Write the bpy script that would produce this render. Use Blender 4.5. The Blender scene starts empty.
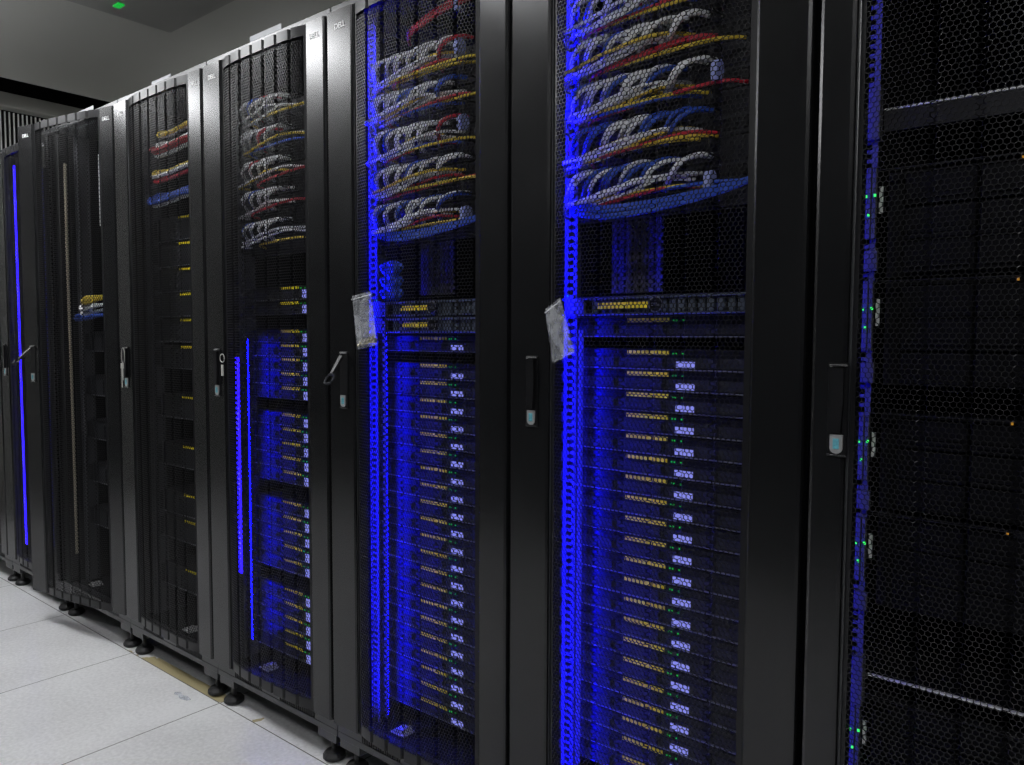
import bpy, math, random
import numpy as np
from mathutils import Matrix, Vector
R_ = random.Random(7)
SC = bpy.context.scene
COL = SC.collection

# ---------------------------------------------------------------- camera
FPX = 770.59
yaw, pitch, roll = 0.6889, 0.0583, 0.0039
cy_, sy_, cp_, sp_ = math.cos(yaw), math.sin(yaw), math.cos(pitch), math.sin(pitch)
fw = Vector((-sy_*cp_, cy_*cp_, -sp_)); r0 = Vector((cy_, sy_, 0)); u0 = r0.cross(fw)
rv = r0*math.cos(roll) + u0*math.sin(roll); uv = -r0*math.sin(roll) + u0*math.cos(roll)
cam_d = bpy.data.cameras.new('camera'); cam = bpy.data.objects.new('camera', cam_d); COL.objects.link(cam)
cam_d.sensor_fit = 'HORIZONTAL'; cam_d.sensor_width = 36.0; cam_d.lens = FPX/1024*36.0
cam_d.clip_start = 0.02; cam_d.clip_end = 60
mw = Matrix.Identity(4)
for i in range(3):
    mw[i][0] = rv[i]; mw[i][1] = uv[i]; mw[i][2] = -fw[i]
mw[0][3], mw[1][3], mw[2][3] = 2.8214, -1.2483, 1.1486
cam.matrix_world = mw
SC.camera = cam

# ---------------------------------------------------------------- view, world, exposure
SC.view_settings.view_transform = 'Standard'; SC.view_settings.look = 'None'
SC.view_settings.exposure = 0.0; SC.view_settings.gamma = 1.0
SC.view_settings.use_curve_mapping = False
SC.cycles.use_denoising = True
SC.cycles.max_bounces = 8; SC.cycles.transparent_max_bounces = 16
SC.cycles.sample_clamp_indirect = 4.0
wd = bpy.data.worlds.new('room_dark'); SC.world = wd; wd.use_nodes = True
wd.node_tree.nodes['Background'].inputs[0].default_value = (0.004, 0.0045, 0.005, 1)
wd.node_tree.nodes['Background'].inputs[1].default_value = 1.0
CEIL_Z = 2.50
LAMP_POWER = 27.0          # strength of the ceiling panel diffusers
BLUE_POWER = 170.0          # strength of the blue strips
# ceiling panels: centre x, centre y, strength factor (built further down as luminaires)
PANELS = [(-1.45, -0.85, 0.8), (-0.25, -0.85, 1.0), (1.1, -0.80, 0.42), (3.1, -1.85, 1.25), (-0.75, 1.45, 0.5)]  # fourth panel is an added fill, giving the cords frontal light

# ---------------------------------------------------------------- materials
def mat(name, col, rough=0.5, metal=0.0, spec=0.5, emit=None, es=0.0, noise=None, alpha=None, coat=0.0, bump=None):
    m = bpy.data.materials.new(name); m.use_nodes = True
    nt = m.node_tree; b = nt.nodes['Principled BSDF']
    b.inputs['Base Color'].default_value = (*col, 1)
    b.inputs['Roughness'].default_value = rough
    b.inputs['Metallic'].default_value = metal
    b.inputs['Specular IOR Level'].default_value = spec
    b.inputs['Coat Weight'].default_value = coat
    if emit:
        b.inputs['Emission Color'].default_value = (*emit, 1); b.inputs['Emission Strength'].default_value = es
    if noise:
        sc, amt = noise
        tc = nt.nodes.new('ShaderNodeTexCoord'); n = nt.nodes.new('ShaderNodeTexNoise')
        n.inputs['Scale'].default_value = sc; n.inputs['Detail'].default_value = 4
        mr = nt.nodes.new('ShaderNodeMapRange')
        mr.inputs['To Min'].default_value = 1-amt; mr.inputs['To Max'].default_value = 1+amt
        mx = nt.nodes.new('ShaderNodeMix'); mx.data_type = 'RGBA'; mx.blend_type = 'MULTIPLY'
        mx.inputs['Factor'].default_value = 1
        mx.inputs[6].default_value = (*col, 1)
        nt.links.new(tc.outputs['Object'], n.inputs['Vector']); nt.links.new(n.outputs['Fac'], mr.inputs['Value'])
        nt.links.new(mr.outputs['Result'], mx.inputs[7]); nt.links.new(mx.outputs[2], b.inputs['Base Color'])
        mr2 = nt.nodes.new('ShaderNodeMapRange')
        mr2.inputs['To Min'].default_value = max(0, rough-0.06); mr2.inputs['To Max'].default_value = min(1, rough+0.06)
        nt.links.new(n.outputs['Fac'], mr2.inputs['Value']); nt.links.new(mr2.outputs['Result'], b.inputs['Roughness'])
    if bump:
        sc, st = bump
        tc = nt.nodes.new('ShaderNodeTexCoord'); n = nt.nodes.new('ShaderNodeTexNoise')
        n.inputs['Scale'].default_value = sc; n.inputs['Detail'].default_value = 3
        bp = nt.nodes.new('ShaderNodeBump'); bp.inputs['Strength'].default_value = st; bp.inputs['Distance'].default_value = 0.01
        nt.links.new(tc.outputs['Object'], n.inputs['Vector']); nt.links.new(n.outputs['Fac'], bp.inputs['Height'])
        nt.links.new(bp.outputs['Normal'], b.inputs['Normal'])
    if alpha is not None:
        b.inputs['Alpha'].default_value = alpha
    return m

M = dict(
    door=mat('door_paint', (0.006, 0.0062, 0.0068), 0.24, 0.0, 0.55, noise=(6, 0.10)),
    frame=mat('frame_paint', (0.026, 0.027, 0.029), 0.34, 0.0, 0.65, noise=(8, 0.10)),
    perf=mat('perforated_steel', (0.010, 0.010, 0.011), 0.34, 0.0, 0.32, noise=(9, 0.1)),
    inner=mat('inner_black', (0.006, 0.006, 0.007), 0.6, 0.0, 0.3, noise=(5, 0.2)),
    rail=mat('rail_steel', (0.09, 0.09, 0.10), 0.5, 0.0, 0.3, noise=(10, 0.1)),
    black=mat('black_plastic', (0.005, 0.005, 0.006), 0.35, 0.0, 0.4, noise=(20, 0.15)),
    rubber=mat('rubber', (0.012, 0.012, 0.013), 0.5, 0.0, 0.5, noise=(30, 0.2)),
    chassis=mat('server_black', (0.014, 0.014, 0.017), 0.5, 0.0, 0.2, noise=(30, 0.2)),
    bezel=mat('bezel_grey', (0.10, 0.12, 0.16), 0.4, 0.2, 0.5, noise=(30, 0.15)),
    array=mat('array_black', (0.004, 0.004, 0.005), 0.6, 0.0, 0.1, noise=(30, 0.2)),
    keysilver=mat('key_silver', (0.55, 0.54, 0.50), 0.4, 0.3, 0.5, noise=(60, 0.1)),
    locksteel=mat('lock_steel', (0.42, 0.42, 0.42), 0.35, 0.4, 0.5, noise=(90, 0.3)),
    wrap=mat('blue_lit_wrap', (0.35, 0.40, 0.75), 0.6, noise=(60, 0.1)),  # blue light falling on the ties is put into this colour
    lipgrey=mat('lip_grey', (0.16, 0.165, 0.18), 0.45, 0.0, 0.4, noise=(60, 0.3)),
    edge=mat('lip_lit_from_above', (0.75, 0.75, 0.76), 0.4, 0.0, 0.5, noise=(40, 0.15)),  # pale colour stands for lamp light along the shelf lips
    carrier=mat('drive_grey', (0.030, 0.031, 0.036), 0.5, 0.0, 0.2, noise=(40, 0.15)),
    yellow=mat('yellow_label', (0.95, 0.76, 0.012), 0.6, noise=(60, 0.15)),
    white=mat('white_label', (0.62, 0.62, 0.62), 0.55, noise=(60, 0.12)),
    lcd=mat('lcd_glow', (0.02, 0.02, 0.05), 0.3, emit=(0.30, 0.32, 0.95), es=0.72),
    green=mat('green_led', (0.0, 0.05, 0.01), 0.4, emit=(0.02, 1.0, 0.10), es=0.4),
    amber=mat('amber_led', (0.1, 0.05, 0.0), 0.4, emit=(1.0, 0.45, 0.05), es=0.35),
    blueled=mat('blue_led', (0.0, 0.0, 0.1), 0.4, emit=(0.002, 0.001, 1.0), es=BLUE_POWER),
    bluesoft=mat('blue_led_soft', (0.0, 0.0, 0.1), 0.4, emit=(0.012, 0.003, 1.0), es=9.0),
    bluedim=mat('blue_led_dim', (0.0, 0.0, 0.1), 0.4, emit=(0.0004, 0.0004, 1.0), es=85.0),
    bluear=mat('blue_led_array', (0.0, 0.0, 0.1), 0.4, emit=(0.003, 0.001, 1.0), es=14.0),
    greenbright=mat('green_led_bright', (0.0, 0.05, 0.01), 0.4, emit=(0.05, 1.0, 0.15), es=1.3),
    bluefaint=mat('blue_led_faint', (0.0, 0.0, 0.1), 0.4, emit=(0.01, 0.01, 1.0), es=0.35),
    bluetip=mat('blue_led_chip', (0.1, 0.1, 0.4), 0.4, emit=(0.25, 0.25, 1.0), es=4.0),
    grey_cable=mat('grey_cable', (0.84, 0.85, 0.87), 0.45, noise=(60, 0.08)),
    blue_cable=mat('blue_cable', (0.03, 0.09, 0.50), 0.45, noise=(60, 0.12)),
    yellow_cable=mat('yellow_cable', (0.75, 0.55, 0.05), 0.45, noise=(60, 0.12)),
    red_cable=mat('red_cable', (0.50, 0.02, 0.04), 0.45, noise=(60, 0.12)),
    beige=mat('beige_cable', (0.50, 0.44, 0.33), 0.6, noise=(60, 0.15)),
    chrome=mat('chrome', (0.75, 0.75, 0.76), 0.22, 1.0, 0.5, noise=(40, 0.08)),
    sticker=mat('lock_sticker', (0.10, 0.35, 0.42), 0.4, noise=(300, 0.9)),
    logo=mat('logo_white', (0.9, 0.9, 0.9), 0.4, noise=(60, 0.05)),
    paper=mat('paper', (0.55, 0.56, 0.58), 0.7, noise=(20, 0.08)),
    screw=mat('screw_steel', (0.45, 0.40, 0.28), 0.35, 0.7, noise=(60, 0.3)),
    wall=mat('dark_wall', (0.02, 0.02, 0.021), 0.6, noise=(2, 0.2)),
    void=mat('void_black', (0.004, 0.004, 0.004), 0.8, noise=(2, 0.2)),
    beam=mat('beam_paint', (0.35, 0.35, 0.32), 0.6, noise=(3, 0.1)),
    louvre=mat('louvre_metal', (0.80, 0.80, 0.76), 0.45, 0.3, noise=(5, 0.1)),
    diffuser=mat('lamp_diffuser', (0.8, 0.8, 0.8), 0.6, emit=(0.97, 0.98, 1.0), es=LAMP_POWER),
    lampframe=mat('lamp_frame', (0.5, 0.5, 0.5), 0.4, noise=(5, 0.05)),
)

def bag_material(name, op):
    m = bpy.data.materials.new(name); m.use_nodes = True; nt = m.node_tree
    b = nt.nodes['Principled BSDF']; out = nt.nodes['Material Output']
    b.inputs['Base Color'].default_value = (0.75, 0.77, 0.80, 1); b.inputs['Roughness'].default_value = 0.25
    tr = nt.nodes.new('ShaderNodeBsdfTransparent'); tr.inputs[0].default_value = (0.95, 0.96, 0.98, 1)
    mx = nt.nodes.new('ShaderNodeMixShader')
    tc = nt.nodes.new('ShaderNodeTexCoord'); n = nt.nodes.new('ShaderNodeTexNoise')
    n.inputs['Scale'].default_value = 28; n.inputs['Detail'].default_value = 3; n.inputs['Distortion'].default_value = 1.2
    mr = nt.nodes.new('ShaderNodeMapRange'); mr.inputs['From Min'].default_value = 0.35; mr.inputs['From Max'].default_value = 0.7
    mr.inputs['To Min'].default_value = op-0.10; mr.inputs['To Max'].default_value = op+0.25
    nt.links.new(tc.outputs['Object'], n.inputs['Vector']); nt.links.new(n.outputs['Fac'], mr.inputs['Value'])
    nt.links.new(mr.outputs['Result'], mx.inputs[0])
    nt.links.new(tr.outputs[0], mx.inputs[1]); nt.links.new(b.outputs[0], mx.inputs[2])
    bp = nt.nodes.new('ShaderNodeBump'); bp.inputs['Strength'].default_value = 0.6; bp.inputs['Distance'].default_value = 0.004
    nt.links.new(n.outputs['Fac'], bp.inputs['Height']); nt.links.new(bp.outputs['Normal'], b.inputs['Normal'])
    nt.links.new(mx.outputs[0], out.inputs['Surface'])
    return m
M['bag'] = bag_material('clear_bag', 0.17)

def floor_material():
    m = bpy.data.materials.new('floor_tiles'); m.use_nodes = True; nt = m.node_tree
    b = nt.nodes['Principled BSDF']
    N, L = nt.nodes.new, nt.links.new
    tc = N('ShaderNodeTexCoord'); sp = N('ShaderNodeSeparateXYZ'); L(tc.outputs['Object'], sp.inputs[0])
    def mth(op, a, bb=None, c=None):
        n = N('ShaderNodeMath'); n.operation = op
        for i, v in enumerate((a, bb, c)):
            if v is None: continue
            if isinstance(v, (int, float)): n.inputs[i].default_value = v
            else: L(v, n.inputs[i])
        return n.outputs[0]
    def seam(s, off, w):
        t = mth('DIVIDE', mth('SUBTRACT', s, off), 0.6)
        fr = mth('ABSOLUTE', mth('SUBTRACT', mth('SUBTRACT', t, mth('FLOOR', mth('ADD', t, 0.5))), 0.0))
        return mth('LESS_THAN', fr, w/0.6)
    sx = seam(sp.outputs[0], 0.0199, 0.0016); sy = seam(sp.outputs[1], -0.0112, 0.0016)
    line = mth('MAXIMUM', sx, sy)
    n1 = N('ShaderNodeTexNoise'); n1.inputs['Scale'].default_value = 90; n1.inputs['Detail'].default_value = 5
    n2 = N('ShaderNodeTexNoise'); n2.inputs['Scale'].default_value = 2.5; n2.inputs['Detail'].default_value = 3
    n3 = N('ShaderNodeTexNoise'); n3.inputs['Scale'].default_value = 7; n3.inputs['Detail'].default_value = 4
    for n in (n1, n2, n3): L(tc.outputs['Object'], n.inputs['Vector'])
    cr = N('ShaderNodeValToRGB')
    cr.color_ramp.elements[0].position = 0.30; cr.color_ramp.elements[0].color = (0.60, 0.60, 0.605, 1)
    cr.color_ramp.elements[1].position = 0.62; cr.color_ramp.elements[1].color = (0.84, 0.84, 0.85, 1)
    mixn = mth('ADD', mth('MULTIPLY', n1.outputs['Fac'], 0.5), mth('MULTIPLY', n2.outputs['Fac'], 0.5))
    L(mixn, cr.inputs[0])
    # worn beige strip along the tile edge in front of the cabinets
    yb = mth('MULTIPLY', mth('GREATER_THAN', sp.outputs[1], -0.0112), mth('LESS_THAN', sp.outputs[1], 0.032))
    wob = mth('GREATER_THAN', mth('ADD', n3.outputs['Fac'], mth('MULTIPLY', mth('ABSOLUTE', mth('SUBTRACT', sp.outputs[0], 0.34)), -0.65)), 0.31)
    yb = mth('MULTIPLY', yb, wob)
    m1 = N('ShaderNodeMix'); m1.data_type = 'RGBA'; L(yb, m1.inputs[0]); L(cr.outputs[0], m1.inputs[6]); m1.inputs[7].default_value = (0.42, 0.36, 0.20, 1)
    m2 = N('ShaderNodeMix'); m2.data_type = 'RGBA'; L(line, m2.inputs[0]); L(m1.outputs[2], m2.inputs[6]); m2.inputs[7].default_value = (0.06, 0.055, 0.045, 1)
    L(m2.outputs[2], b.inputs['Base Color'])
    b.inputs['Roughness'].default_value = 0.35
    return m

# ---------------------------------------------------------------- mesh builder
class MB:
    def __init__(s): s.v = []; s.f = []; s.n = 0
    def add(s, vs, fs):
        o = s.n; s.v.extend(vs); s.f.extend([tuple(i+o for i in f) for f in fs]); s.n += len(vs); return s
    def box(s, x0, x1, y0, y1, z0, z1, b=0.0):
        if b <= 0:
            vs = [(x, y, z) for z in (z0, z1) for x, y in ((x0, y0), (x1, y0), (x1, y1), (x0, y1))]
            return s.add(vs, [(0, 3, 2, 1), (4, 5, 6, 7), (0, 1, 5, 4), (1, 2, 6, 5), (2, 3, 7, 6), (3, 0, 4, 7)])
        # chamfered box
        P = []
        for z, k in ((z0, b), (z0+b, 0), (z1-b, 0), (z1, b)):
            c = b if k == 0 else b
            xa, xb, ya, yb = x0+k, x1-k, y0+k, y1-k
            P.append([(xa+b, ya, z), (xb-b, ya, z), (xb, ya+b, z), (xb, yb-b, z), (xb-b, yb, z), (xa+b, yb, z), (xa, yb-b, z), (xa, ya+b, z)])
        vs = [p for ring in P for p in ring]
        fs = [tuple(reversed(range(8))), tuple(range(24, 32))]
        for r in range(3):
            for i in range(8):
                j = (i+1) % 8; fs.append((r*8+i, r*8+j, (r+1)*8+j, (r+1)*8+i))
        return s.add(vs, fs)
    def prism(s, pts, a0, a1, axis='z'):
        n = len(pts)
        def P(p, a):
            if axis == 'z': return (p[0], p[1], a)
            if axis == 'x': return (a, p[0], p[1])
            return (p[0], a, p[1])
        vs = [P(p, a0) for p in pts] + [P(p, a1) for p in pts]
        fs = [tuple(reversed(range(n))), tuple(range(n, 2*n))] + [(i, (i+1) % n, n+(i+1) % n, n+i) for i in range(n)]
        return s.add(vs, fs)
    def lathe(s, cx, cy, prof, seg=16):
        vs = []
        for r, z in prof:
            for i in range(seg):
                a = 2*math.pi*i/seg; vs.append((cx+r*math.cos(a), cy+r*math.sin(a), z))
        fs = []
        for k in range(len(prof)-1):
            for i in range(seg):
                j = (i+1) % seg; fs.append((k*seg+i, k*seg+j, (k+1)*seg+j, (k+1)*seg+i))
        fs.append(tuple(reversed(range(seg)))); fs.append(tuple(range((len(prof)-1)*seg, len(prof)*seg)))
        return s.add(vs, fs)
    def tube(s, pts, r, seg=6, sub=4, closed=False):
        P = [Vector(p) for p in pts]; out = []
        n = len(P)
        rng = range(n) if closed else range(n-1)
        for i in rng:
            if closed: a, b, c, d = P[i-1], P[i], P[(i+1) % n], P[(i+2) % n]
            else: a, b, c, d = P[max(i-1, 0)], P[i], P[i+1], P[min(i+2, n-1)]
            for k in range(sub):
                t = k/sub
                out.append(0.5*((2*b)+(c-a)*t+(2*a-5*b+4*c-d)*t*t+(3*b-a-3*c+d)*t**3))
        if not closed: out.append(P[-1])
        vs = []; m = len(out)
        for i, p in enumerate(out):
            if closed: tg = out[(i+1) % m]-out[i-1]
            else: tg = out[min(i+1, m-1)]-out[max(i-1, 0)]
            tg.normalize()
            ref = Vector((0, 0, 1)) if abs(tg.z) < 0.9 else Vector((1, 0, 0))
            a = tg.cross(ref).normalized(); b = tg.cross(a)
            for k in range(seg):
                t = 2*math.pi*k/seg; q = p+a*(r*math.cos(t))+b*(r*math.sin(t)); vs.append(tuple(q))
        fs = []
        for i in range(m if closed else m-1):
            i2 = (i+1) % m
            for k in range(seg):
                j = (k+1) % seg; fs.append((i*seg+k, i*seg+j, i2*seg+j, i2*seg+k))
        if not closed:
            fs.append(tuple(reversed(range(seg)))); fs.append(tuple(range((m-1)*seg, m*seg)))
        return s.add(vs, fs)
    def mesh(s, name, m, smooth=False):
        me = bpy.data.meshes.new(name)
        me.from_pydata([tuple(v) for v in s.v], [], s.f); me.materials.append(m); me.update()
        import bmesh
        bm = bmesh.new(); bm.from_mesh(me); bmesh.ops.recalc_face_normals(bm, faces=bm.faces); bm.to_mesh(me); bm.free()
        if smooth: me.polygons.foreach_set('use_smooth', [True]*len(me.polygons))
        return me

def link(name, me, parent=None, loc=None, rot=None):
    o = bpy.data.objects.new(name, me); COL.objects.link(o)
    if parent is not None: o.parent = parent
    if loc is not None: o.location = loc
    if rot is not None: o.rotation_euler = rot
    return o
def build(name, mb, m, parent=None, loc=None, rot=None, smooth=False):
    return link(name, mb.mesh(name, m, smooth), parent, loc, rot)
def tag(o, label, cat, group=None, kind=None):
    o['label'] = label; o['category'] = cat
    if group: o['group'] = group
    if kind: o['kind'] = kind
    return o
def empty(name, label, cat, loc, group=None, rot=None):
    o = bpy.data.objects.new(name, None); o.empty_display_size = 0.05; COL.objects.link(o); o.location = loc
    if rot is not None: o.rotation_euler = rot
    return tag(o, label, cat, group)
def struct(name, mb, m):
    o = build(name, mb, m); o['kind'] = 'structure'; return o
TXT = {}
def text_part(name, s, size, m, parent, loc, rot):
    c = bpy.data.curves.new(name, 'FONT'); c.body = s; c.size = size; c.extrude = 0.0004; c.align_x = 'CENTER'; c.align_y = 'CENTER'
    c.offset = size*0.012; c.materials.append(m); key = (s, size, m.name)
    if key not in TXT:
        q = bpy.data.objects.new(name, c); COL.objects.link(q)
        dg = bpy.context.evaluated_depsgraph_get(); dg.update()
        TXT[key] = bpy.data.meshes.new_from_object(q.evaluated_get(dg)); TXT[key].name = name
        bpy.data.objects.remove(q)
    return link(name, TXT[key], parent, loc, rot)

# ---------------------------------------------------------------- setting
XF = -1.87      # where the aisle ends
struct('floor', MB().box(-3.4, 4.6, -2.42, 2.0, -0.05, 0.0), floor_material())
CM = mat('ceiling_paint', (0.62, 0.62, 0.58), 0.6, noise=(3, 0.04))
cm = MB()
cm.box(XF, 4.6, -2.42, 2.0, CEIL_Z, CEIL_Z+0.06)
struct('ceiling', cm, CM)
struct('wall_back', MB().box(-3.4, 4.6, 1.9, 2.0, 0, 3.2), mat('pale_wall', (0.6, 0.6, 0.56), 0.7, noise=(2, 0.05)))
struct('wall_front', MB().box(-3.4, 4.6, -2.42, -2.30, 0, 3.2), M['wall'])
struct('wall_right', MB().box(4.5, 4.6, -2.30, 1.9, 0, CEIL_Z), M['wall'])
struct('wall_left', MB().box(-3.4, -3.3, -2.30, 1.9, 0, 3.2), M['void'])
struct('trim_1', MB().box(-3.3, XF-0.02, -2.30, 1.9, 3.12, 3.2), M['void'])

# beam and louvred grille across the end of the aisle
bo = build('ceiling_beam', MB().box(-2.60, -2.50, -2.28, 1.88, 2.515, 2.60, 0.004), M['beam'])
tag(bo, 'grey horizontal beam above the louvred grille beyond the last racks', 'beam')
gr = empty('ventilation_grille', 'tall grille of thin pale vertical bars beyond the farthest racks', 'grille', (-2.6, -0.2, 0))
build('backing_panel', MB().box(-0.06, -0.05, -2.0, 2.0, 0.02, 2.51), M['void'], gr)
sl = MB()
for k in range(166):
    y = -1.98+k*0.0241; sl.box(-0.004, 0.004, y-0.0035, y+0.0035, 0.02, 2.51)
build('slats', sl, M['louvre'], gr)

# ceiling fittings
for i, (px, py, k) in enumerate(PANELS):
    lb = ['square ceiling lamp over the aisle beside the rack behind the ajar door', 'square ceiling lamp over the aisle beside the rack under the low card',
          'square ceiling lamp over the aisle beside the rack with the flat bag', 'added square fill lamp over the aisle by the storage arrays',
          'square ceiling lamp behind the row of racks'][i]
    t = empty('ceiling_lamp', lb, 'ceiling lamp', (px, py, CEIL_Z), 'ceiling lamps')
    fm = MB(); h = 0.28
    fm.box(-h, h, -h, h, -0.022, 0, 0.004)
    build('lamp_frame', fm, M['lampframe'], t)
    dm = M['diffuser'].copy(); dm.name = 'lamp_diffuser_%d' % i
    dm.node_tree.nodes['Principled BSDF'].inputs['Emission Strength'].default_value = LAMP_POWER*k
    build('diffuser', MB().box(-h+0.03, h-0.03, -h+0.03, h-0.03, -0.075, -0.0225, 0.012), dm, t)
# unlit box hung under the ceiling and the green indicator
t = empty('ceiling_box', 'shallow unlit box with a green indicator fixed under the grey ceiling', 'ceiling box', (-0.48, 0.44, CEIL_Z))
build('body', MB().box(0, 1.2, -0.58, 0.0, -0.05, 0.0, 0.006), mat('box_paint', (0.44, 0.44, 0.42), 0.6, noise=(3, 0.04)), t)
build('indicator_light', MB().box(0.10, 0.145, -0.285, -0.26, -0.056, -0.0502), M['green'], t)

# ---------------------------------------------------------------- rack geometry (local: x 0..0.6, door face y=-0.022)
DZ0, DZ1 = 0.136, 1.952
LB, RB = 0.112, 0.515        # mesh limits
GRV = [0.168+0.0577*k for k in range(6)]
def prof_y(u, LB=None):
    LB = LB or 0.112
    t = (u-LB)/(RB-LB); y = -0.018-0.015*(1-(2*t-1)**4)
    # each fold leans a little, and ends in a narrow groove
    g = 0.0
    for c in GRV:
        d = abs(u-c)
        if d < 0.006: g = max(g, 1-d/0.006)
    return y+0.009*g
def hex_mesh(LB=0.112):
    p = 0.0085; rp = p*math.sqrt(3)/2*1.0
    R = p/math.sqrt(3); r = R*0.865
    z0, z1 = DZ0+0.026, DZ1-0.022
    rows = int((z1-z0-2*R)/(1.5*R)); cols = int((RB-LB-0.006)/p)
    verts = []; faces = []; cache = {}
    ux0 = LB+0.003+p/2
    def vid(u, z):
        k = (round(u*1e5), round(z*1e5))
        i = cache.get(k)
        if i is None:
            i = len(verts); cache[k] = i; verts.append((u, prof_y(u, LB), z))
        return i
    ang = [math.radians(60*k+30) for k in range(6)]
    cs = [(math.cos(a), math.sin(a)) for a in ang]
    for j in range(rows):
        zc = z0+R+j*1.5*R
        off = p/2 if j % 2 else 0
        for i in range(cols-(1 if j % 2 else 0)):
            uc = ux0+i*p+off
            o = [vid(uc+R*c, zc+R*s_) for c, s_ in cs]
            n = len(verts)
            for c, s_ in cs:
                u = uc+r*c; verts.append((u, prof_y(u, LB), zc+r*s_))
            for c, s_ in cs:
                u = uc+r*c; verts.append((u, prof_y(u, LB)+0.0014, zc+r*s_))
            for k in range(6):
                k2 = (k+1) % 6
                faces.append((o[k], o[k2], n+k2, n+k)); faces.append((n+k, n+k2, n+6+k2, n+6+k))
    me = bpy.data.meshes.new('perforated_panel'); me.from_pydata(verts, [], faces); me.materials.append(M['perf']); me.update()
    return me
HEX = hex_mesh()
LB4 = 0.067
HEX4 = hex_mesh(LB4)
def tabs(LB=0.112):
    mb = MB()
    us = sorted(set([LB+(RB-LB)*k/70 for k in range(71)] + [c+d for c in GRV for d in (-0.0065, 0, 0.0065)]))
    for a, b in ((DZ0, DZ0+0.030), (DZ1-0.027, DZ1)):
        vs = []; fs = []
        for u in us:
            y = prof_y(u, LB)+0.0008; vs += [(u, y, a), (u, y, b), (u, y+0.004, b), (u, y+0.004, a)]
        for i in range(len(us)-1):
            o = i*4
            for k in range(4):
                fs.append((o+k, o+4+k, o+4+(k+1) % 4, o+(k+1) % 4))
        fs += [(0, 1, 2, 3), (len(us)*4-4, len(us)*4-3, len(us)*4-2, len(us)*4-1)]
        mb.add(vs, fs)
    for a, b in ((LB-0.002, LB+0.006), (RB-0.008, RB+0.002)):
        mb.prism([(a, prof_y(max(a, LB), LB)+0.0006), (b, prof_y(min(b, RB), LB)+0.0006), (b, 0.004), (a, 0.004)], DZ0, DZ1)
    return mb.mesh('panel_border', M['perf'])
def bar(x0, x1, m=None):
    return MB().prism([(x0, 0.004), (x0, -0.014), (x0+0.002, -0.019), (x0+0.007, -0.022), (x1-0.007, -0.022), (x1-0.002, -0.0195), (x1, -0.015), (x1, 0.004)], DZ0, DZ1)
ME = {}
ME['tabs'] = tabs()
ME['barl'] = bar(0.003, LB-0.006).mesh('door_bar', M['door'])
ME['edge'] = MB().prism([(LB-0.006, 0.004), (LB-0.006, -0.017), (LB-0.001, -0.020), (LB, 0.004)], DZ0, DZ1).mesh('door_edge', M['frame'])
ME['tabs4'] = tabs(LB4)
ME['barl4'] = bar(0.006, LB4-0.006).mesh('door_bar', M['door'])
ME['edge4'] = MB().prism([(LB4-0.006, 0.004), (LB4-0.006, -0.017), (LB4-0.001, -0.020), (LB4, 0.004)], DZ0, DZ1).mesh('door_edge', M['frame'])
ME['barr3'] = bar(RB, 0.606).mesh('door_bar', M['door'])
ME['barr'] = bar(RB, 0.597).mesh('door_bar', M['door'])
def frame_mb():
    mb = MB()
    mb.box(0.001, 0.599, -0.004, 0.03, DZ1+0.003, 1.977, 0.002)         # top rail
    mb.box(0.001, 0.599, 0.03, 1.0, 1.962, 1.975)                         # roof
    # bottom rail with two slotted zones
    mb.box(0.001, 0.599, -0.002, 0.03, 0.124, DZ0-0.003)
    mb.box(0.001, 0.599, -0.004, 0.03, 0.086, 0.104, 0.001)
    for a, b in ((0.001, 0.10), (0.245, 0.335), (0.50, 0.599)): mb.box(a, b, -0.003, 0.03, 0.104, 0.124)
    for s in (0.10, 0.335):
        for k in range(18): 
            x = s+0.004+k*0.0088
            if (s == 0.10 and x < 0.243) or (s == 0.335 and x < 0.498): mb.box(x, x+0.003, -0.002, 0.02, 0.103, 0.125)
    mb.box(0.10, 0.50, 0.012, 0.02, 0.10, 0.126)
    return mb
ME['frame'] = frame_mb().mesh('frame', M['frame'])
sh = MB(); sh.box(0.002, 0.010, 0.031, 1.0, 0.126, 1.96); sh.box(0.590, 0.598, 0.031, 1.0, 0.126, 1.96); sh.box(0.011, 0.589, 0.985, 1.0, 0.126, 1.96); sh.box(0.011, 0.589, 0.031, 0.984, 0.118, 0.126)
ME['shell'] = sh.mesh('side_panel', M['inner'])
for nm, a, b in (('raill', 0.046, 0.078), ('railr', 0.522, 0.554)):
    mb = MB(); mb.box(a, a+0.009, 0.062, 0.066, 0.13, 1.95); mb.box(b-0.009, b, 0.062, 0.066, 0.13, 1.95)
    z = 0.15
    while z < 1.93: mb.box(a+0.009, b-0.009, 0.062, 0.066, z, z+0.0062); z += 0.01482
    xx = a if nm == 'raill' else b-0.002
    mb.box(xx, xx+0.002, 0.066, 0.12, 0.13, 1.95)
    ME[nm] = mb.mesh('mounting_rail', M['rail'])
ft = MB(); ft.lathe(0, 0, [(0.024, 0.0), (0.031, 0.006), (0.031, 0.014), (0.024, 0.022), (0.009, 0.026), (0.009, 0.030)])
ME['footpad'] = ft.mesh('foot_pad', M['rubber'])
ME['footstem'] = MB().lathe(0, 0, [(0.0075, 0.024), (0.0075, 0.10)], 10).mesh('foot_stem', M['black'])
ME['bracket'] = MB().box(-0.040, 0.040, -0.002, 0.05, 0.062, 0.087, 0.001).mesh('foot_bracket', M['frame'])
fp = MB(); fp.box(0.002, 0.044, 0.006, 0.030, 0.137, 1.953); fp.box(0.556, 0.598, 0.006, 0.030, 0.137, 1.953)  # unseen posts added behind the door bars to stop blue light leaking
ME['post'] = fp.mesh('light_block_post', M['inner'])
cs_ = MB(); cs_.prism([(0.028*math.cos(a*math.pi/10), 0.028+0.028*math.sin(a*math.pi/10)) for a in range(20)], -0.011, 0.011, 'x')
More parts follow.
